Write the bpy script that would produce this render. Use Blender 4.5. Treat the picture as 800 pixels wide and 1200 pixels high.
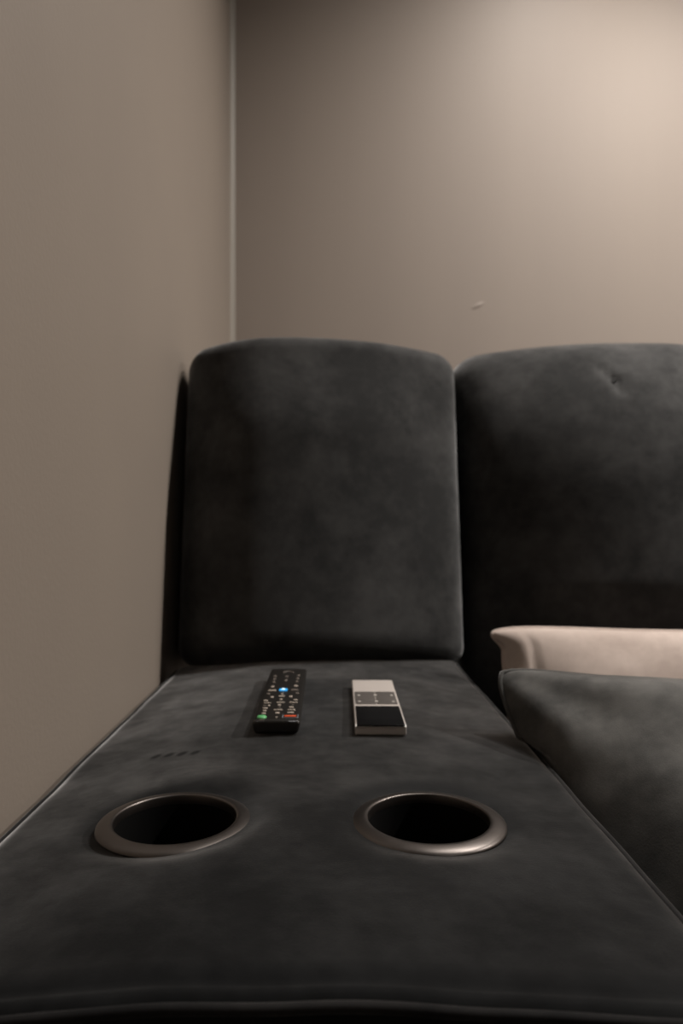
import bpy, bmesh, math
from mathutils import Vector, Matrix, noise

for o in list(bpy.data.objects):
    bpy.data.objects.remove(o, do_unlink=True)
scene = bpy.context.scene
C = scene.collection

# ------------------------------------------------------------------ camera
ZC = 0.82            # camera height, 20 cm above the console top
F = 850.0            # focal length in pixels of the 800x1200 frame
VX, VY = 387.0, 612.0
cam_d = bpy.data.cameras.new('camera')
cam_d.sensor_fit = 'VERTICAL'
cam_d.sensor_height = 36.0
cam_d.lens = F / 1200 * 36
cam_d.shift_x = (400 - VX) / 1200
cam_d.shift_y = (VY - 600) / 1200
cam_d.clip_start = 0.02
cam_d.dof.use_dof = True
cam_d.dof.focus_distance = 0.49
cam_d.dof.aperture_fstop = 7.1
cam = bpy.data.objects.new('camera', cam_d)
cam.location = (0, 0, ZC)
cam.rotation_euler = (math.pi / 2, 0, 0)
C.objects.link(cam)
scene.camera = cam

# ------------------------------------------------------------------ world, exposure, lights
w = bpy.data.worlds.new('world')
scene.world = w
w.use_nodes = True
w.node_tree.nodes['Background'].inputs[0].default_value = (0.02, 0.018, 0.016, 1)
w.node_tree.nodes['Background'].inputs[1].default_value = 0.15
scene.view_settings.view_transform = 'Standard'
scene.view_settings.look = 'None'
scene.view_settings.gamma = 1.0
scene.view_settings.use_curve_mapping = False
scene.view_settings.exposure = 0.06

CEIL = 2.45
# ceiling downlights: x, y, watts, aim offset, cone degrees
LAMPS = [
    (0.60, 1.27, 52.0, 166),
    (1.05, 1.05, 128.0, 158),
    (2.40, 0.72, 345.0, 158),
    (0.95, -0.90, 12.0, 140),
]
LAMP_COL = (1.0, 0.93, 0.865)


def P(px, py, z):
    """pixel -> point on the horizontal plane at height z"""
    d = (ZC - z) * F / (py - VY)
    return Vector(((px - VX) * d / F, d, z))


# ------------------------------------------------------------------ helpers
def link_mesh(name, me, mat, parent=None, smooth=True):
    o = bpy.data.objects.new(name, me)
    C.objects.link(o)
    if mat:
        me.materials.append(mat)
    if smooth:
        for p in me.polygons:
            p.use_smooth = True
    if parent:
        o.parent = parent
    return o


def bm_obj(name, bm, mat, parent=None, smooth=True):
    bmesh.ops.recalc_face_normals(bm, faces=bm.faces[:])
    me = bpy.data.meshes.new(name)
    bm.to_mesh(me)
    bm.free()
    return link_mesh(name, me, mat, parent, smooth)


def tag(o, label, cat, group=None):
    o['label'] = label
    o['category'] = cat
    if group:
        o['group'] = group
    return o


def empty(name, loc, rz=0.0):
    o = bpy.data.objects.new(name, None)
    o.empty_display_size = 0.05
    o.location = loc
    o.rotation_euler = (0, 0, rz)
    C.objects.link(o)
    return o


def axis_samples(h, r, step, n):
    """coordinates along one axis of a rounded box: dense arcs, even flats"""
    inner = h - r
    k = max(1, int(math.ceil(2 * inner / step)))
    flat = [-inner + 2 * inner * i / k for i in range(k + 1)]
    arc = [inner + r * math.tan(math.pi / 4 * i / n) for i in range(1, n + 1)]
    return [-a for a in reversed(arc)] + flat + arc


def rounded_box(hx, hy, hz, r, step=0.02, n=4, deform=None, steps=None):
    """welded rounded box as a bmesh; deform maps Vector -> Vector"""
    sx, sy, sz = steps or (step, step, step)
    ax, ay, az = (axis_samples(hx, r, sx, n), axis_samples(hy, r, sy, n),
                  axis_samples(hz, r, sz, n))
    bm = bmesh.new()
    cache = {}

    def vert(x, y, z):
        key = (round(x, 6), round(y, 6), round(z, 6))
        v = cache.get(key)
        if v is None:
            q = Vector((max(-hx + r, min(hx - r, x)), max(-hy + r, min(hy - r, y)),
                        max(-hz + r, min(hz - r, z))))
            d = Vector((x, y, z)) - q
            p = q + d.normalized() * r
            if deform:
                p = deform(p)
            v = bm.verts.new(p)
            cache[key] = v
        return v

    def sheet(A, B, f, flip):
        for i in range(len(A) - 1):
            for j in range(len(B) - 1):
                q = [f(A[i], B[j]), f(A[i + 1], B[j]), f(A[i + 1], B[j + 1]), f(A[i], B[j + 1])]
                bm.faces.new(q[::-1] if flip else q)
    sheet(ax, ay, lambda a, b: vert(a, b, az[-1]), False)
    sheet(ax, ay, lambda a, b: vert(a, b, az[0]), True)
    sheet(ax, az, lambda a, b: vert(a, ay[0], b), False)
    sheet(ax, az, lambda a, b: vert(a, ay[-1], b), True)
    sheet(ay, az, lambda a, b: vert(ax[-1], a, b), False)
    sheet(ay, az, lambda a, b: vert(ax[0], a, b), True)
    return bm


def lathe(profile, seg=64, closed=False):
    bm = bmesh.new()
    rings = []
    for r, z in profile:
        if r < 1e-6:
            rings.append([bm.verts.new((0, 0, z))])
        else:
            rings.append([bm.verts.new((r * math.cos(2 * math.pi * i / seg),
                                        r * math.sin(2 * math.pi * i / seg), z)) for i in range(seg)])
    pairs = list(zip(rings[:-1], rings[1:]))
    if closed:
        pairs.append((rings[-1], rings[0]))
    for a, b in pairs:
        for i in range(seg):
            j = (i + 1) % seg
            if len(a) == 1 and len(b) == 1:
                continue
            if len(a) == 1:
                bm.faces.new((a[0], b[i], b[j]))
            elif len(b) == 1:
                bm.faces.new((a[i], a[j], b[0]))
            else:
                bm.faces.new((a[i], a[j], b[j], b[i]))
    return bm


def tube(points, r, seg=8, close=False):
    bm = bmesh.new()
    pts = [Vector(p) for p in points]
    rings = []
    n = len(pts)
    for i, p in enumerate(pts):
        a = pts[(i - 1) % n] if (close or i > 0) else p
        b = pts[(i + 1) % n] if (close or i < n - 1) else p
        t = (b - a).normalized()
        up = Vector((0, 0, 1)) if abs(t.z) < 0.9 else Vector((1, 0, 0))
        s = t.cross(up).normalized()
        u = s.cross(t)
        rings.append([bm.verts.new(p + r * (math.cos(2 * math.pi * k / seg) * s +
                                            math.sin(2 * math.pi * k / seg) * u)) for k in range(seg)])
    for i in range(n if close else n - 1):
        A, B = rings[i], rings[(i + 1) % n]
        for k in range(seg):
            bm.faces.new((A[k], A[(k + 1) % seg], B[(k + 1) % seg], B[k]))
    if not close:
        bm.faces.new(rings[0][::-1])
        bm.faces.new(rings[-1])
    return bm


def box_bm(x0, x1, y0, y1, z0, z1):
    bm = bmesh.new()
    bmesh.ops.create_cube(bm, size=1)
    for v in bm.verts:
        v.co = Vector(((x0 + x1) / 2 + v.co.x * (x1 - x0), (y0 + y1) / 2 + v.co.y * (y1 - y0),
                       (z0 + z1) / 2 + v.co.z * (z1 - z0)))
    return bm


def sstep(a, b, t):
    t = max(0.0, min(1.0, (t - a) / (b - a)))
    return t * t * (3 - 2 * t)


# ------------------------------------------------------------------ materials
class Mat:
    def __init__(self, name):
        self.m = bpy.data.materials.new(name)
        self.m.use_nodes = True
        self.t = self.m.node_tree
        self.b = self.t.nodes['Principled BSDF']

    def node(self, kind, **kw):
        n = self.t.nodes.new(kind)
        for k, v in kw.items():
            if k.startswith('_'):
                setattr(n, k[1:], v)
            else:
                n.inputs[k.replace('_', ' ')].default_value = v
        return n

    def link(self, a, b):
        self.t.links.new(a, b)

    def set(self, **kw):
        for k, v in kw.items():
            self.b.inputs[k.replace('_', ' ')].default_value = v
        return self

    def math(self, op, a, b=None, c=None):
        n = self.t.nodes.new('ShaderNodeMath')
        n.operation = op
        for i, v in enumerate((a, b, c)):
            if v is None:
                continue
            if isinstance(v, (int, float)):
                n.inputs[i].default_value = v
            else:
                self.link(v, n.inputs[i])
        return n.outputs[0]


def plain(name, col, rough=0.5, metal=0.0, emit=None, estr=0.0, coat=0.0):
    k = Mat(name)
    k.set(Base_Color=(*col, 1), Roughness=rough, Metallic=metal, Coat_Weight=coat)
    # faint surface variation so that no surface is perfectly even
    tc = k.node('ShaderNodeTexCoord')
    nz = k.node('ShaderNodeTexNoise', Scale=90.0, Detail=3.0)
    k.link(tc.outputs['Object'], nz.inputs['Vector'])
    mr = k.node('ShaderNodeMapRange', To_Min=max(0, rough - 0.05), To_Max=min(1, rough + 0.05))
    k.link(nz.outputs['Fac'], mr.inputs['Value'])
    k.link(mr.outputs['Result'], k.b.inputs['Roughness'])
    if emit:
        k.set(Emission_Color=(*emit, 1), Emission_Strength=estr)
    return k.m


def paint(name, col, streak=False, nick=None):
    k = Mat(name)
    k.set(Roughness=0.55, Specular_IOR_Level=0.35)
    tc = k.node('ShaderNodeTexCoord')
    mp = k.node('ShaderNodeMapping')
    mp.inputs['Scale'].default_value = (3.0, 3.0, 0.25) if streak else (2.0, 2.0, 1.2)
    k.link(tc.outputs['Object'], mp.inputs['Vector'])
    nz = k.node('ShaderNodeTexNoise', Scale=2.2, Detail=3.0, Roughness=0.5)
    k.link(mp.outputs['Vector'], nz.inputs['Vector'])
    cr = k.node('ShaderNodeMix', _data_type='RGBA')
    cr.inputs['A'].default_value = (col[0] * 0.93, col[1] * 0.93, col[2] * 0.94, 1)
    cr.inputs['B'].default_value = (col[0] * 1.06, col[1] * 1.06, col[2] * 1.05, 1)
    k.link(nz.outputs['Fac'], cr.inputs['Factor'])
    k.link(cr.outputs['Result'], k.b.inputs['Base Color'])
    # roller stipple
    st = k.node('ShaderNodeTexNoise', Scale=210.0, Detail=2.0)
    k.link(tc.outputs['Object'], st.inputs['Vector'])
    h = st.outputs['Fac']
    if nick:
        vm = k.node('ShaderNodeVectorMath', _operation='SUBTRACT')
        vm.inputs[1].default_value = nick
        k.link(tc.outputs['Object'], vm.inputs[0])
        rot = k.node('ShaderNodeMapping')
        rot.inputs['Rotation'].default_value = (0, math.radians(28), 0)
        k.link(vm.outputs[0], rot.inputs['Vector'])
        scl = k.node('ShaderNodeVectorMath', _operation='MULTIPLY')
        scl.inputs[1].default_value = (48, 10, 150)
        k.link(rot.outputs[0], scl.inputs[0])
        ln = k.node('ShaderNodeVectorMath', _operation='LENGTH')
        k.link(scl.outputs[0], ln.inputs[0])
        mr = k.node('ShaderNodeMapRange', From_Min=0.0, From_Max=1.0, To_Min=14.0, To_Max=0.0)
        mr.interpolation_type = 'SMOOTHSTEP'
        k.link(ln.outputs['Value'], mr.inputs['Value'])
        h = k.math('ADD', h, mr.outputs['Result'])
    bp = k.node('ShaderNodeBump', Strength=0.3, Distance=0.0006)
    k.link(h, bp.inputs['Height'])
    k.link(bp.outputs['Normal'], k.b.inputs['Normal'])
    return k.m


def velvet(name, lo, hi, sheen=0.5, tint=(0.88, 0.89, 0.90), scale=7.0, sl=0.15, seed=0.0, dashes=None, shx=0.0):
    k = Mat(name)
    k.set(Roughness=0.85, Specular_IOR_Level=0.12, Sheen_Roughness=SHR)
    k.b.inputs['Sheen Tint'].default_value = (*tint, 1)
    tc = k.node('ShaderNodeTexCoord')
    mp = k.node('ShaderNodeMapping')
    mp.inputs['Location'].default_value = (seed, seed * 1.7, seed * 0.6)
    k.link(tc.outputs['Object'], mp.inputs['Vector'])
    big = k.node('ShaderNodeTexNoise', Scale=scale, Detail=4.0, Roughness=0.66, Distortion=0.15)
    k.link(mp.outputs['Vector'], big.inputs['Vector'])
    fine = k.node('ShaderNodeTexNoise', Scale=900.0, Detail=2.0, Roughness=0.7)
    k.link(tc.outputs['Object'], fine.inputs['Vector'])
    mr = k.node('ShaderNodeMapRange', From_Min=0.32, From_Max=0.72)
    mr.interpolation_type = 'SMOOTHSTEP'
    k.link(big.outputs['Fac'], mr.inputs['Value'])
    f1 = k.math('MULTIPLY_ADD', fine.outputs['Fac'], 0.5, -0.25)
    mid = k.node('ShaderNodeTexNoise', Scale=55.0, Detail=3.0, Roughness=0.6)
    k.link(mp.outputs['Vector'], mid.inputs['Vector'])
    f2 = k.math('MULTIPLY_ADD', mid.outputs['Fac'], 0.8, -0.40)
    nap = k.math('ADD', k.math('ADD', mr.outputs['Result'], f1), f2)
    if dashes:
        # a row of finger marks pressed into the nap: (x, y, half length, pitch)
        dx, dy, hl, pitch = dashes
        sp = k.node('ShaderNodeSeparateXYZ')
        k.link(tc.outputs['Object'], sp.inputs[0])
        yy = k.math('SUBTRACT', sp.outputs['Y'], dy)
        xx = k.math('MULTIPLY_ADD', yy, -0.35, k.math('SUBTRACT', sp.outputs['X'], dx))
        inx = k.math('LESS_THAN', k.math('ABSOLUTE', xx), hl)
        fy = k.math('MAXIMUM', k.math('SUBTRACT', 1.0, k.math('DIVIDE', k.math('ABSOLUTE', yy), 0.0075)), 0.0)
        fr = k.math('FRACT', k.math('DIVIDE', k.math('ADD', xx, 1.0), pitch))
        fx = k.math('MAXIMUM', k.math('SUBTRACT', 1.0, k.math('DIVIDE', k.math('ABSOLUTE', k.math('SUBTRACT', fr, 0.5)), 0.42)), 0.0)
        mk = k.math('MINIMUM', k.math('MULTIPLY', k.math('MULTIPLY', fx, fy), k.math('MULTIPLY', inx, 1.3)), 0.62)
        nap = k.math('MULTIPLY', nap, k.math('SUBTRACT', 1.0, mk))
        shf = k.math('SUBTRACT', 1.0, mk)
    napc = k.math('MAXIMUM', nap, 0.0)
    mx = k.node('ShaderNodeMix', _data_type='RGBA')
    mx.inputs['A'].default_value = (*lo, 1)
    mx.inputs['B'].default_value = (*hi, 1)
    k.link(napc, mx.inputs['Factor'])
    k.link(mx.outputs['Result'], k.b.inputs['Base Color'])
    shv = k.math('MULTIPLY_ADD', napc, sheen - sl, sl)
    if dashes:
        shv = k.math('MULTIPLY', shv, shf)
    k.link(shv, k.b.inputs['Sheen Weight'])
    if shx > 0:
        # second fibre layer: the long pile on top of the short one
        sh = k.node('ShaderNodeBsdfSheen', Roughness=SHR)
        cm = k.node('ShaderNodeMix', _data_type='RGBA')
        cm.inputs['A'].default_value = (0, 0, 0, 1)
        cm.inputs['B'].default_value = (tint[0] * shx, tint[1] * shx, tint[2] * shx, 1)
        k.link(shv, cm.inputs['Factor'])
        k.link(cm.outputs['Result'], sh.inputs['Color'])
        ad = k.node('ShaderNodeAddShader')
        k.link(k.b.outputs[0], ad.inputs[0])
        k.link(sh.outputs[0], ad.inputs[1])
        k.link(ad.outputs[0], k.t.nodes['Material Output'].inputs['Surface'])
    bp = k.node('ShaderNodeBump', Strength=0.25, Distance=0.0006)
    k.link(fine.outputs['Fac'], bp.inputs['Height'])
    bp2 = k.node('ShaderNodeBump', Strength=0.22, Distance=0.003)
    k.link(big.outputs['Fac'], bp2.inputs['Height'])
    k.link(bp.outputs['Normal'], bp2.inputs['Normal'])
    k.link(bp2.outputs['Normal'], k.b.inputs['Normal'])
    return k.m


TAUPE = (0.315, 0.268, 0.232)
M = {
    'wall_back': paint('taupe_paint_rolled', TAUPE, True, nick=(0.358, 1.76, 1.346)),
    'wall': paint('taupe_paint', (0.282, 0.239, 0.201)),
    'ceiling': paint('ceiling_paint', (0.10, 0.09, 0.08)),
    'caulk': plain('corner_caulk', (0.33, 0.30, 0.26), 0.45),
    'floor': plain('dark_carpet', (0.03, 0.028, 0.026), 0.95),
    'rim': plain('gunmetal_rim', (0.125, 0.113, 0.106), 0.38, 1.0),
    'cup': plain('black_cup_liner', (0.0025, 0.0025, 0.0025), 0.75),
    'blackplastic': plain('black_plastic', (0.014, 0.0125, 0.011), 0.36),
    'gloss': plain('black_glass', (0.004, 0.004, 0.0045), 0.16),
    'ivory': plain('ivory_key', (0.46, 0.40, 0.34), 0.5),
    'ivorydim': plain('dim_ivory_key', (0.17, 0.145, 0.125), 0.5),
    'green': plain('green_key', (0.12, 0.46, 0.17), 0.45),
    'red': plain('red_key', (0.75, 0.10, 0.03), 0.45),
    'blue': plain('lit_blue_key', (0.03, 0.35, 0.75), 0.4, emit=(0.02, 0.42, 1.0), estr=0.55),
    'bluecore': plain('lit_white_dot', (0.8, 0.9, 1.0), 0.4, emit=(0.7, 0.9, 1.0), estr=0.8),
    'greyframe': plain('grey_frame', (0.20, 0.21, 0.23), 0.4),
    'silver': plain('silver_shell', (0.70, 0.64, 0.595), 0.42, 0.35),
    'edgehighlight': plain('edge_highlight_white', (0.93, 0.93, 0.90), 0.25, 0.15),  # near-white base stands in for the highlight on the chamfered edge
    'keygrey': plain('grey_key', (0.13, 0.118, 0.108), 0.38, 0.2),
    'mark': plain('pale_print', (0.55, 0.52, 0.48), 0.5),
    'white': plain('white_trim', (0.7, 0.69, 0.66), 0.5),
    'lens': plain('lamp_lens', (0.9, 0.85, 0.75), 0.5, emit=LAMP_COL, estr=6.0),
}
M['cup'].node_tree.nodes['Principled BSDF'].inputs['Specular IOR Level'].default_value = 0.12
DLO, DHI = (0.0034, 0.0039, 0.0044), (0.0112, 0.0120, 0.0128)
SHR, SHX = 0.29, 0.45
BLO, BHI = (0.0280, 0.0286, 0.0290), (0.0620, 0.0622, 0.0620)  # same velvet as the console, base lightened to paint light onto the backs

# ------------------------------------------------------------------ room
XL, XR, YB, YF = -0.242, 3.4, 1.76, -2.6


def struct(name, bm, mat, smooth=False):
    o = bm_obj(name, bm, mat, None, smooth)
    o['kind'] = 'structure'
    return o


struct('floor', box_bm(XL - 0.1, XR + 0.1, YF - 0.1, YB + 0.1, -0.1, 0), M['floor'])
struct('ceiling', box_bm(XL - 0.1, XR + 0.1, YF - 0.1, YB + 0.1, CEIL, CEIL + 0.1), M['ceiling'])
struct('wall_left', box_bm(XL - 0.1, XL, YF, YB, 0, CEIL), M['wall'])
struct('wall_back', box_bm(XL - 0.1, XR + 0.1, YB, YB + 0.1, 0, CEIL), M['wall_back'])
struct('wall_right', box_bm(XR, XR + 0.1, YF, YB, 0, CEIL), M['wall'])
struct('wall_front', box_bm(XL - 0.1, XR + 0.1, YF - 0.1, YF, 0, CEIL), M['wall'])
# bead of caulk filling the corner between the left and back walls
bm = bmesh.new()
cr = 0.012
prof = [(XL, YB)] + [(XL + cr - cr * math.sin(a), YB - cr + cr * math.cos(a))
                     for a in [math.pi / 2 * i / 6 for i in range(7)][::-1]]
lo = [bm.verts.new((x, y, 0.0)) for x, y in prof]
hi = [bm.verts.new((x, y, CEIL)) for x, y in prof]
for i in range(len(prof)):
    j = (i + 1) % len(prof)
    bm.faces.new((lo[i], lo[j], hi[j], hi[i]))
struct('trim_1', bm, M['caulk'], True)
struct('baseboard_left', box_bm(XL, XL + 0.012, YF, YB, 0, 0.09), M['white'])
struct('baseboard_back', box_bm(XL + 0.012, XR, YB - 0.012, YB, 0, 0.09), M['white'])

# ------------------------------------------------------------------ ceiling downlights
for i, (lx, ly, watts, cone) in enumerate(LAMPS):
    root = empty('ceiling_downlight', (lx, ly, CEIL))
    tag(root, ('small round recessed downlight in the ceiling close beside the back wall',
               'round recessed downlight in the ceiling over the sofa seat',
               'round recessed downlight in the ceiling toward the right wall',
               'round recessed downlight in the ceiling over the middle of the room')[i],
        'ceiling light', 'recessed downlights')
    bm_obj('trim_ring', lathe([(0.043, -0.001), (0.043, -0.006), (0.06, -0.004), (0.062, 0.0), (0.06, 0.0)], 48), M['white'], root)
    bm_obj('lens', lathe([(0.0, -0.0025), (0.0425, -0.002)], 48), M['lens'], root)
    ld = bpy.data.lights.new('downlight_beam', 'SPOT')
    ld.energy = watts
    ld.color = LAMP_COL
    ld.spot_size = math.radians(cone)
    ld.spot_blend = 1.0
    ld.shadow_soft_size = 0.045
    lo_ = bpy.data.objects.new('downlight_beam', ld)
    lo_.parent = root
    lo_.location = (0, 0, -0.012)
    C.objects.link(lo_)

# ------------------------------------------------------------------ console with cup holders
CT = 0.62                                   # console top height
CX0, CX1, CY0, CY1 = -0.2325, 0.1915, 0.302, 1.30
cxm, hx = (CX0 + CX1) / 2, (CX1 - CX0) / 2
console = empty('console_unit', (cxm, CY0, 0))
tag(console, 'charcoal velvet seat console with two round cup holders beside the left wall', 'sofa console')
CUPS = [P(205.5, 957.5, CT), P(501.5, 957.5, CT)]
CUP_R = 0.0455
PADH = 0.12
PYL = 0.80                                  # pad length


def pad_surface(x, y):
    """height offset of the pad's crown at local x (from centre), y (from front)"""
    z = 0.002 - 0.010 * (x / hx) ** 2 - 0.010 * sstep(0.25, 1.0, -x / hx)
    z += 0.0022 * noise.noise(Vector((x * 7 + 3.1, y * 6, 0.3)))
    z += 0.0012 * noise.noise(Vector((x * 19, y * 15 + 7, 1.3)))
    for c in CUPS:                           # fabric pulled down around each rim
        d = math.hypot(x - (c.x - cxm), y - (c.y - CY0))
        z -= 0.0036 * math.exp(-(max(0.0, d - 0.048) / 0.012) ** 2)
    # stitched fold just behind the front seam
    z -= 0.0022 * math.exp(-((y - 0.0135) / 0.0035) ** 2)
    return z


def pad_def(p):
    f = sstep(-0.5, 1.0, p.z / (PADH / 2))
    return Vector((p.x, p.y, p.z + pad_surface(p.x, p.y + PYL / 2) * f))


M['console'] = velvet('console_velvet', DLO, DHI, 1.0, sl=0.45, scale=9.5, seed=2.9,
                      shx=SHX, dashes=((P(205, 878, CT).x - cxm), P(205, 878, CT).y - (CY0 + PYL / 2), 0.024, 0.0115))
M['console_back'] = velvet('console_back_velvet_lit', BLO, BHI, 0.9, sl=0.35, scale=8.0, seed=4.4)
M['sofa'] = velvet('sofa_velvet_lit', BLO, BHI, 0.9, sl=0.35, scale=8.0, seed=8.2)
M['pipe'] = velvet('piping_velvet', (0.010, 0.010, 0.0105), (0.024, 0.023, 0.023), 0.5, scale=9.0, seed=2.0)

bm = rounded_box(hx, PYL / 2, PADH / 2, 0.016, 0.0055, 5, pad_def, steps=(0.0055, 0.0055, 0.02))
kill = [f for f in bm.faces if f.normal.z != 2 and f.calc_center_median().z > 0.03 and
        any(math.hypot(f.calc_center_median().x - (c.x - cxm), f.calc_center_median().y + PYL / 2 - (c.y - CY0)) < CUP_R
            for c in CUPS)]
bmesh.ops.delete(bm, geom=kill, context='FACES')
pad = bm_obj('top_pad', bm, M['console'], console)
pad.location = (0, PYL / 2, CT - PADH / 2)

# piping along the pad's edges
for side, inset in ((1, 0.0045), (-1, 0.0045)):
    pts = []
    for i in range(60):
        y = 0.012 + (PYL - 0.03) * i / 59
        x = side * (hx - inset)
        pts.append((x, y, CT - 0.0052 + pad_surface(x, y)))
    bm_obj('piping', tube(pts, 0.0028), M['pipe'], console)
pts = [(-hx + 0.01 + (2 * hx - 0.02) * i / 40, 0.0028, CT - 0.0065 +
        pad_surface(-hx + 0.01 + (2 * hx - 0.02) * i / 40, 0.003)) for i in range(41)]
bm_obj('piping', tube(pts, 0.0026), M['pipe'], console)

# box under the pad, and a plinth
b = bm_obj('body', rounded_box(hx - 0.005, 0.49, 0.225, 0.02, 0.05, 4), M['console'], console)
b.location = (0, 0.004 + 0.49, CT - PADH - 0.002 - 0.225)
bm_obj('plinth', box_bm(-hx + 0.03, hx - 0.03, 0.04, 0.95, 0, 0.047), M['blackplastic'], console)

# cup holders
for c in CUPS:
    zc = CT + pad_surface(c.x - cxm, c.y - CY0 + 0.05) + 0.0011
    h = bm_obj('cup_holder', lathe([(0.0411, 0.0012), (0.0408, -0.005), (0.040, -0.03), (0.0385, -0.085), (0.036, -0.0885),
                                    (0, -0.089)], 72), M['cup'], console)
    h.location = (c.x - cxm, c.y - CY0, zc)
    h.scale = (1.0, 1.0, 1)
    bm_obj('rim', lathe([(0.0408, -0.004), (0.0409, 0.0014), (0.0412, 0.0022), (0.0419, 0.0026), (0.0440, 0.0025), (0.0468, 0.0020),
                         (0.0495, 0.0012), (0.0512, 0.0003), (0.0522, -0.0008), (0.0524, -0.0018), (0.0508, -0.003)],
                        96), M['rim'], h)

# ---- backrests -----------------------------------------------------------


def backrest(name, hxb, hyb, hzb, r, mat, parent, loc, rake, drop, bulge, step, dent=None, low=None, peak=0.0, lean=0.0):
    def d(p):
        u = p.x / hxb
        f = sstep(0.2, -1.0, p.y / hyb)                     # 1 on the front
        v = p.z / hzb
        w0 = (u - peak) / ((1 - peak) if u > peak else (1 + peak))
        bl = bulge * max(0.0, 1 - w0 * w0) * (sstep(-1.05, -0.15, v) if low is None else sstep(low, low + 0.40, v)) * (1 - 0.35 * sstep(0.3, 1.0, v)) * f
        n = 0.003 * noise.noise(Vector((p.x * 9, p.z * 7, 2.2 + hxb))) * f
        top = sstep(-0.6, 1.0, v)
        q = Vector((p.x, p.y - bl + n + lean * f * max(0.0, (v - 0.5) / 0.5) ** 2, p.z - drop(u) * top))
        if dent:
            q.y += dent(p.x, p.z) * f
        return q
    o = bm_obj(name, rounded_box(hxb, hyb, hzb, r, step, 7, d, steps=(step, 0.02, step)), mat, parent)
    o.location = loc
    o.rotation_euler = (-rake, 0, 0)
    return o


RAKE = math.radians(10.5)


def console_drop(u):
    if u > 0:
        return 0.012 * u ** 2.0
    return 0.008 * abs(u) ** 2.5


BH = 0.515 / 2
bc = Vector((0.006, 1.062 - CY0 + 0.10 + 0.066, CT + 0.218))
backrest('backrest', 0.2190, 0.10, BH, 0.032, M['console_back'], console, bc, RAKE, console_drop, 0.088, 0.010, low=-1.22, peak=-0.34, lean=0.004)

# ------------------------------------------------------------------ sofa seat beside the console
SW = 0.30                                    # half width of the seat
SX = CX1 + 0.0165 + SW
sofa = empty('sofa_seat', (SX, 0.36, 0))
tag(sofa, 'charcoal velvet sofa seat with wide rounded back beside the cup holder console', 'sofa')


def seg_dist(x, z, a, b):
    ax, az = a
    bx, bz = b
    t = max(0, min(1, ((x - ax) * (bx - ax) + (z - az) * (bz - az)) / ((bx - ax) ** 2 + (bz - az) ** 2)))
    return math.hypot(x - ax - t * (bx - ax), z - az - t * (bz - az))


def sofa_dent(x, z):
    # creased pucker near the top of the back (local coordinates)
    cx, cz = -0.060, 0.290
    e = 0.0
    for a, b_, dep in (((-0.020, 0.035), (-0.004, 0.006), 0.0050), ((-0.004, 0.006), (0.0, -0.012), 0.0070),
                       ((0.012, 0.006), (0.002, -0.014), 0.005)):
        dd = seg_dist(x - cx, z - cz, a, b_)
        e += dep * math.exp(-(dd / 0.0055) ** 2)
    return e


def sofa_drop(u):
    return 0.008 * abs(u) ** 2.4


SBH = 0.80 / 2
sb = Vector((0, 1.062 - 0.36 + 0.11 + 0.075, CT + 0.493 - SBH * math.cos(RAKE)))
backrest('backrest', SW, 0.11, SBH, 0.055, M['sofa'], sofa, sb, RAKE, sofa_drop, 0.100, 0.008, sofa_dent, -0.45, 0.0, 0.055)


def seat_def(p):
    f = sstep(-0.3, 1.0, p.z / 0.08)
    return Vector((p.x, p.y, p.z + f * 0.016 * (1 - (p.x / SW) ** 2) * (1 - (p.y / 0.36) ** 2)))


SEAT = 0.375
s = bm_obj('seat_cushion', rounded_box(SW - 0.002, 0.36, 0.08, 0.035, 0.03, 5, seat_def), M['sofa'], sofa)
s.location = (0, 0.36, SEAT - 0.08)
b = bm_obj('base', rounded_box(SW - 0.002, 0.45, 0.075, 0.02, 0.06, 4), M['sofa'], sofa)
b.location = (0, 0.47, 0.048 + 0.075)
for fx in (-1, 1):
    for fy in (0.08, 0.86):
        bm_obj('foot', lathe([(0, 0), (0.018, 0), (0.024, 0.046), (0, 0.047)], 20), M['blackplastic'], sofa).location = (
            fx * (SW - 0.06), fy, 0)

# ------------------------------------------------------------------ pillows


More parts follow.
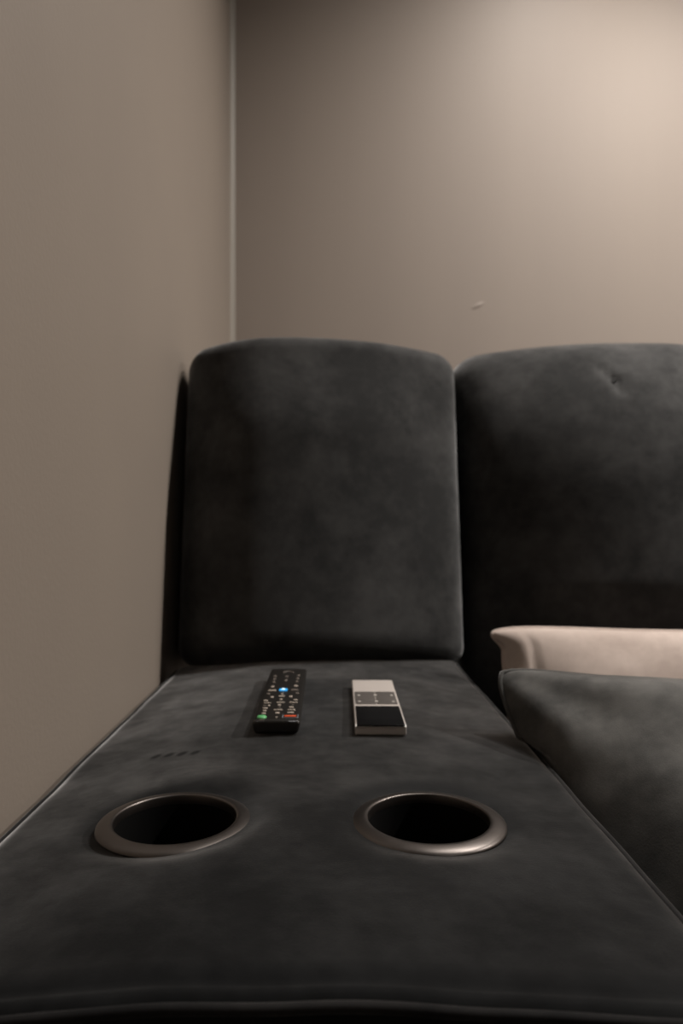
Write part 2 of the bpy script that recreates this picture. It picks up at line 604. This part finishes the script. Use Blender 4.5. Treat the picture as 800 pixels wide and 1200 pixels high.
def cushion(name, w_, h_, t_, mat, pinch, seed, wr=0.006, n=72, fold=None, expo=0.42, ear=0.0, earlow=0.8):
    bm = bmesh.new()
    g = {}
    for side in (1, -1):
        for i in range(n + 1):
            for j in range(n + 1):
                u = math.sin(math.pi / 2 * (2 * i / n - 1)) * 0.6 + (2 * i / n - 1) * 0.4
                v = math.sin(math.pi / 2 * (2 * j / n - 1)) * 0.6 + (2 * j / n - 1) * 0.4
                edge = i in (0, n) or j in (0, n)
                if side == -1 and edge:
                    g[(side, i, j)] = g[(1, i, j)]
                    continue
                x = w_ / 2 * u * (1 - pinch * (1 - v * v) * u * u)
                y = h_ / 2 * v * (1 - pinch * (1 - u * u) * v * v)
                rc = 1 - 0.07 * (u * v) ** 6
                x *= rc
                y *= rc
                a = max(0.0, (1 - u * u) * (1 - v * v))
                z = side * t_ / 2 * a ** expo
                # corner ear: the left edge is drawn in just below it
                x += ear * sstep(0.99, earlow, v) * max(0.0, (-u)) ** 4 * sstep(-1.0, -0.6, v)
                # corner gathers and soft folds
                cw = (abs(u) * abs(v)) ** 1.5
                nn = noise.noise(Vector((x * 13 + seed, y * 13, side * 1.5 + seed)))
                n2 = noise.noise(Vector((x * 34 + seed, y * 34, side + seed * 2)))
                z += (wr * nn + wr * 0.35 * n2 * (0.4 + cw)) * (a ** 0.3)
                if fold and side == 1:
                    z += fold(u, v) * a ** 0.25
                if edge:
                    z += 0.004 * noise.noise(Vector((x * 9, y * 9, seed)))
                g[(side, i, j)] = bm.verts.new((x, y, z))
    for side in (1, -1):
        for i in range(n):
            for j in range(n):
                q = [g[(side, i, j)], g[(side, i + 1, j)], g[(side, i + 1, j + 1)], g[(side, i, j + 1)]]
                bm.faces.new(q if side == 1 else q[::-1])
    border = ([g[(1, i, 0)].co.copy() for i in range(n)] + [g[(1, n, j)].co.copy() for j in range(n)] +
              [g[(1, i, n)].co.copy() for i in range(n, 0, -1)] + [g[(1, 0, j)].co.copy() for j in range(n, 0, -1)])
    root = empty(name, (0, 0, 0))
    bm_obj('cover', bm, mat, root)
    bm_obj('edge_seam', tube(border, 0.0025, 6, True), mat, root)
    return root


def orient(o, right, up, loc):
    r = Vector(right).normalized()
    u = Vector(up)
    u = (u - r * u.dot(r)).normalized()
    nrm = r.cross(u)
    o.matrix_world = Matrix(((r.x, u.x, nrm.x, loc[0]), (r.y, u.y, nrm.y, loc[1]),
                             (r.z, u.z, nrm.z, loc[2]), (0, 0, 0, 1)))


M['beige'] = velvet('beige_satin', (0.43, 0.355, 0.315), (0.56, 0.475, 0.425), 0.35, (1, 0.94, 0.9), 9.0, 0.1, 3.3)
M['dark_pillow'] = velvet('dark_pillow_velvet', (0.055, 0.0555, 0.054), (0.140, 0.138, 0.132), 1.0, sl=0.5, scale=8.0, seed=6.1)



def beige_fold(u, v):
    # the gathered corner: a deep tuck just under the ear, and a crease beside it
    e = -0.022 * math.exp(-((u + 0.95) / 0.05) ** 2 - ((v - 0.70) / 0.10) ** 2)
    e -= 0.006 * math.exp(-((u + 0.80) / 0.02) ** 2 - ((v - 0.6) / 0.4) ** 2)
    return e


def dark_fold(u, v):
    # soft folds fanning out from the upper-left corner
    du, dv = u + 1.05, 1.05 - v
    d = math.hypot(du, dv)
    ang = math.atan2(dv, du)
    w = math.exp(-((d - 0.50) / 0.28) ** 2)
    e = 0.0055 * w * math.cos((ang - 0.42) * 9.0)
    e -= 0.012 * math.exp(-((u + 0.72) / 0.22) ** 2 - ((v - 0.2) / 0.5) ** 2)
    return e


# beige pillow leaning on the sofa back: place it by its upper-left corner
pw, ph = 0.50, 0.34
bp_ = cushion('beige_pillow', pw, ph, 0.13, M['beige'], 0.05, 2.0, 0.005, fold=beige_fold, ear=0.020)
tag(bp_, 'pale pinkish beige pillow leaning on the sofa back behind the dark pillow', 'pillow', 'pillows on the sofa seat')
right = Vector((1, 0.0, -0.012)).normalized()
up = Vector((0.0, 0.30, 1.0))
up = (up - right * up.dot(right)).normalized()
tl = Vector((0.199, 0.965, ZC - 0.134))
orient(bp_, right, up, tl + right * pw / 2 - up * ph / 2)

pw, ph = 0.46, 0.42
dp = cushion('dark_pillow', pw, ph, 0.23, M['dark_pillow'], 0.09, 11.0, 0.008, fold=dark_fold, expo=0.62, ear=0.020, earlow=0.35)
tag(dp, 'charcoal velvet pillow leaning back in front of the beige pillow', 'pillow', 'pillows on the sofa seat')
right = Vector((1, -0.06, -0.03)).normalized()
up = Vector((-0.10, 0.62, 0.78))
up = (up - right * up.dot(right)).normalized()
tl = Vector((0.153, 0.720, ZC - 0.136))
orient(dp, right, up, tl + right * pw / 2 - up * ph / 2)



def settle(o):
    """press a pillow's cover against the seat and the console's side instead of through them"""
    bpy.context.view_layer.update()
    for ch in o.children:
        mw = ch.matrix_world.copy()
        inv = mw.inverted()
        for v in ch.data.vertices:
            p = mw @ v.co
            lx, ly = p.x - SX, p.y - 0.36 - 0.36
            zs_ = SEAT + 0.0175 * max(0.0, 1 - (lx / SW) ** 2) * max(0.0, 1 - (ly / 0.36) ** 2)
            t_ = sstep(CT + 0.000, CT - 0.008, p.z)
            xm = CX1 + 0.003
            if p.x < xm:
                p.x += (xm - p.x) * t_
            lowc = zs_ + 0.0015
            if p.z < lowc + 0.012:
                p.z = lowc + 0.012 * math.exp(-(lowc + 0.012 - p.z) / 0.012)
            v.co = inv @ p


settle(dp)
settle(bp_)

# ------------------------------------------------------------------ remotes on the console


def zt(x, y):
    return CT + pad_surface(x - cxm, y - CY0)


# black multi-button remote
TH = 0.0125
a0 = P(295.0, 848.5, CT + TH)
a1 = P(351.5, 848.5, CT + TH)
b0 = P(316.5, 786.5, CT + TH)
b1 = P(360.5, 786.5, CT + TH)
RW, RL = (a1.x - a0.x), (b0.y - a0.y)
ctr = (a0 + a1 + b0 + b1) / 4
yaw = -math.atan2((b0.x + b1.x - a0.x - a1.x) / 2, RL)
zr = max(zt(ctr.x + dx, ctr.y + dy) for dx in (-.02, 0, .02) for dy in (-.11, -.05, 0, .05, .11)) + 0.0002
rem = empty('black_remote', (ctr.x, ctr.y, zr), yaw)
tag(rem, 'black remote control with many small keys, a green and a red one', 'remote control')


def rdef(p):
    return Vector((p.x * (1 - 0.10 * sstep(0.2, -1, p.z / (TH / 2))), p.y, p.z + 0.0008 * (1 - (p.x / (RW / 2)) ** 2)
                   * (1 if p.z > 0 else 0)))


o = bm_obj('body', rounded_box(RW / 2, RL / 2, TH / 2, 0.0032, 0.012, 4, rdef), M['blackplastic'], rem)
o.location = (0, 0, TH / 2)
key_mesh = {}


def key(pos, wx, wy, mat, parent, name='button', hz=0.0006, r=None):
    k = (round(wx, 5), round(wy, 5), mat.name)
    if k not in key_mesh:
        ob = bm_obj(name, rounded_box(wx / 2, wy / 2, hz, min(0.0008, wx / 2.4, wy / 2.4, hz * .9), 0.02, 2), mat, parent)
        key_mesh[k] = ob.data
    else:
        ob = bpy.data.objects.new(name, key_mesh[k])
        C.objects.link(ob)
        ob.parent = parent
    ob.location = pos
    return ob


def local(o, cx, cy, z):
    """crop pixel (270,770 origin, 6.667x) -> local position on the remote's face"""
    p = P(270 + cx / 6.667, 770 + cy / 6.667, z)
    q = Matrix.Rotation(-o.rotation_euler.z, 3, 'Z') @ (p - Vector((o.location.x, o.location.y, z)))
    return q


PXM = 0.78 / 850 / 6.667                     # metres per crop pixel at this distance
keys = [  # crop x, crop y, width in crop px, length in metres, material
    (347, 150, 26, .007, 'ivorydim'), (343, 172, 20, .008, 'ivorydim'), (338, 195, 20, .008, 'ivorydim'),
    (440, 152, 24, .008, 'ivorydim'), (433, 182, 22, .009, 'ivorydim'),
    (532, 145, 26, .007, 'ivorydim'), (525, 168, 20, .008, 'ivorydim'), (518, 192, 20, .008, 'ivorydim'),
    (328, 232, 26, .006, 'ivory'), (511, 226, 28, .007, 'ivory'),
    (325, 262, 62, .005, 'ivory'), (500, 257, 60, .005, 'ivorydim'),
    (296, 288, 26, .005, 'ivorydim'), (521, 283, 28, .005, 'ivorydim'), (404, 289, 18, .004, 'ivory'),
    (325, 313, 24, .006, 'ivory'), (399, 306, 46, .004, 'ivory'), (470, 309, 24, .006, 'ivory'),
    (394, 331, 20, .005, 'ivory'),
    (275, 341, 34, .004, 'ivory'), (508, 335, 30, .004, 'ivory'),
    (286, 359, 56, .0025, 'ivory'), (390, 355, 60, .003, 'ivory'), (491, 355, 62, .003, 'ivory'),
    (300, 380, 16, .005, 'ivory'), (264, 381, 26, .002, 'ivorydim'), (380, 375, 22, .005, 'ivory'), (485, 374, 18, .002, 'ivorydim'),
    (270, 401, 34, .004, 'ivory'), (380, 394, 20, .002, 'ivorydim'), (475, 393, 34, .004, 'ivory'),
    (265, 420, 24, .004, 'ivory'), (372, 413, 64, .0026, 'ivory'), (462, 413, 36, .0022, 'ivory'), (496, 413, 18, .005, 'ivory'),
    (258, 441, 28, .004, 'ivory'), (365, 437, 30, .005, 'ivory'), (467, 435, 48, .004, 'ivory'),
    (358, 471, 14, .003, 'ivory'), (240, 492, 34, .0016, 'ivorydim'),
]
zk = TH + 0.0009
for cx, cy, wpx, ly, mn in keys:
    q = local(rem, cx, cy, zr + zk)
    key((q.x, q.y, zk), wpx * PXM, ly * 0.8, M[mn], rem)
q = local(rem, 412, 256, zr + zk)
k0 = key((q.x, q.y, zk), 64 * PXM, 0.0085, M['blue'], rem)
k0['label'] = 'blue lit key'
key((0, 0, 0.0009), 26 * PXM, 0.004, M['bluecore'], k0, 'light_dot')
q = local(rem, 244, 469, zr + zk)
g0 = bm_obj('button', lathe([(0, 0.0014), (0.0040, 0.0011), (0.0048, 0), (0.0048, -0.001)], 24), M['green'], rem)
g0.location = (q.x, q.y, zk)
g0['label'] = 'green oval key'
q = local(rem, 466, 462, zr + zk)
r0 = key((q.x, q.y, zk), 82 * PXM, 0.0042, M['red'], rem)
r0['label'] = 'red key in a grey frame'
for dx, dy, wx, wy in ((-52, 0, 7, 0.011), (52, 0, 7, 0.011), (0, -0.0052, 110, 0.0009)):
    key((q.x + dx * PXM, q.y + (dy if dy else 0.0005), zk - 0.0003), wx * PXM, wy, M['greyframe'], rem, 'key_frame')
# curved silver arc at the far end
q = local(rem, 452, 122, zr + zk)
arc = [(q.x + 0.0062 * math.cos(a), q.y + 0.0075 * math.sin(a), zk) for a in [math.pi * i / 10 for i in range(11)]]
bm_obj('emblem_arc', tube(arc, 0.0007, 6), M['ivorydim'], rem)
# bright end strip
e = bm_obj('end_strip', tube([(-RW / 2 + .004, 0, 0), (RW / 2 - .004, 0, 0)], 0.0006, 6), M['greyframe'], rem)
e.location = (0, -RL / 2 + 0.0012, TH - 0.0009)

# silver remote with black touch panel
TH2 = 0.0095
a0 = P(416.0, 852.5, CT + TH2)
a1 = P(476.2, 852.5, CT + TH2)
b0 = P(411.7, 799.0, CT + TH2)
b1 = P(459.5, 799.0, CT + TH2)
SWD, SL = a1.x - a0.x, b0.y - a0.y
ctr = (a0 + a1 + b0 + b1) / 4
yaw = -math.atan2((b0.x + b1.x - a0.x - a1.x) / 2, SL)
zs = max(zt(ctr.x + dx, ctr.y + dy) for dx in (-.02, 0, .02) for dy in (-.09, -.05, 0, .05, .09)) + 0.0002
sr = empty('silver_remote', (ctr.x, ctr.y, zs), yaw)
tag(sr, 'slim silver remote control with a black touch panel at one end', 'remote control')
o = bm_obj('body', rounded_box(SWD / 2, SL / 2, TH2 / 2, 0.0012, 0.02, 3), M['silver'], sr)
o.location = (0, 0, TH2 / 2)


def face_y(cy):
    p = P(440, 770 + cy / 6.667, zs + TH2)
    return p.y - ctr.y


y0, y1 = face_y(538), face_y(388)
t = bm_obj('touch_panel', rounded_box(SWD / 2 - 0.0016, (y1 - y0) / 2, 0.0007, 0.0006, 0.03, 2), M['gloss'], sr)
t.location = (0, (y0 + y1) / 2, TH2 + 0.0002)
bm = bmesh.new()
prof = [(-0.0024, -0.0011), (0.0005, 0.0004), (0.0020, 0.0004), (0.0020, -0.0016)]
ends = [[bm.verts.new((sx * (SWD / 2 - 0.0002), -SL / 2 + py_, TH2 + pz_)) for py_, pz_ in prof] for sx in (-1, 1)]
for i in range(4):
    bm.faces.new((ends[0][i], ends[0][(i + 1) % 4], ends[1][(i + 1) % 4], ends[1][i]))
bm.faces.new(ends[0])
bm.faces.new(ends[1])
e = bm_obj('end_strip', bm, M['edgehighlight'], sr, False)
e['label'] = 'end strip with a painted white highlight'
ya, yb, yc = face_y(370), face_y(340), face_y(275)
for row, (k0_, k1_) in enumerate(((ya, yb), (yb, yc))):
    for sd in (-1, 1):
        bw = SWD / 2 - 0.0022
        kb = key((sd * (bw / 2 + 0.0003), (k0_ + k1_) / 2, TH2 + 0.0003), bw - 0.0004, (k1_ - k0_) - 0.0008, M['keygrey'], sr)
        key((sd * bw * 0.30, 0, 0.00085), 0.0026, 0.0040, M['mark'], kb, 'symbol', 0.0002)
for yy in (ya + (yb - ya) * 0.5, yb + (yc - yb) * 0.5, yb + (yc - yb) * 0.95):
    key((0, yy, TH2 + 0.0011), 0.0034, 0.0045, M['mark'], sr, 'symbol', 0.0004)
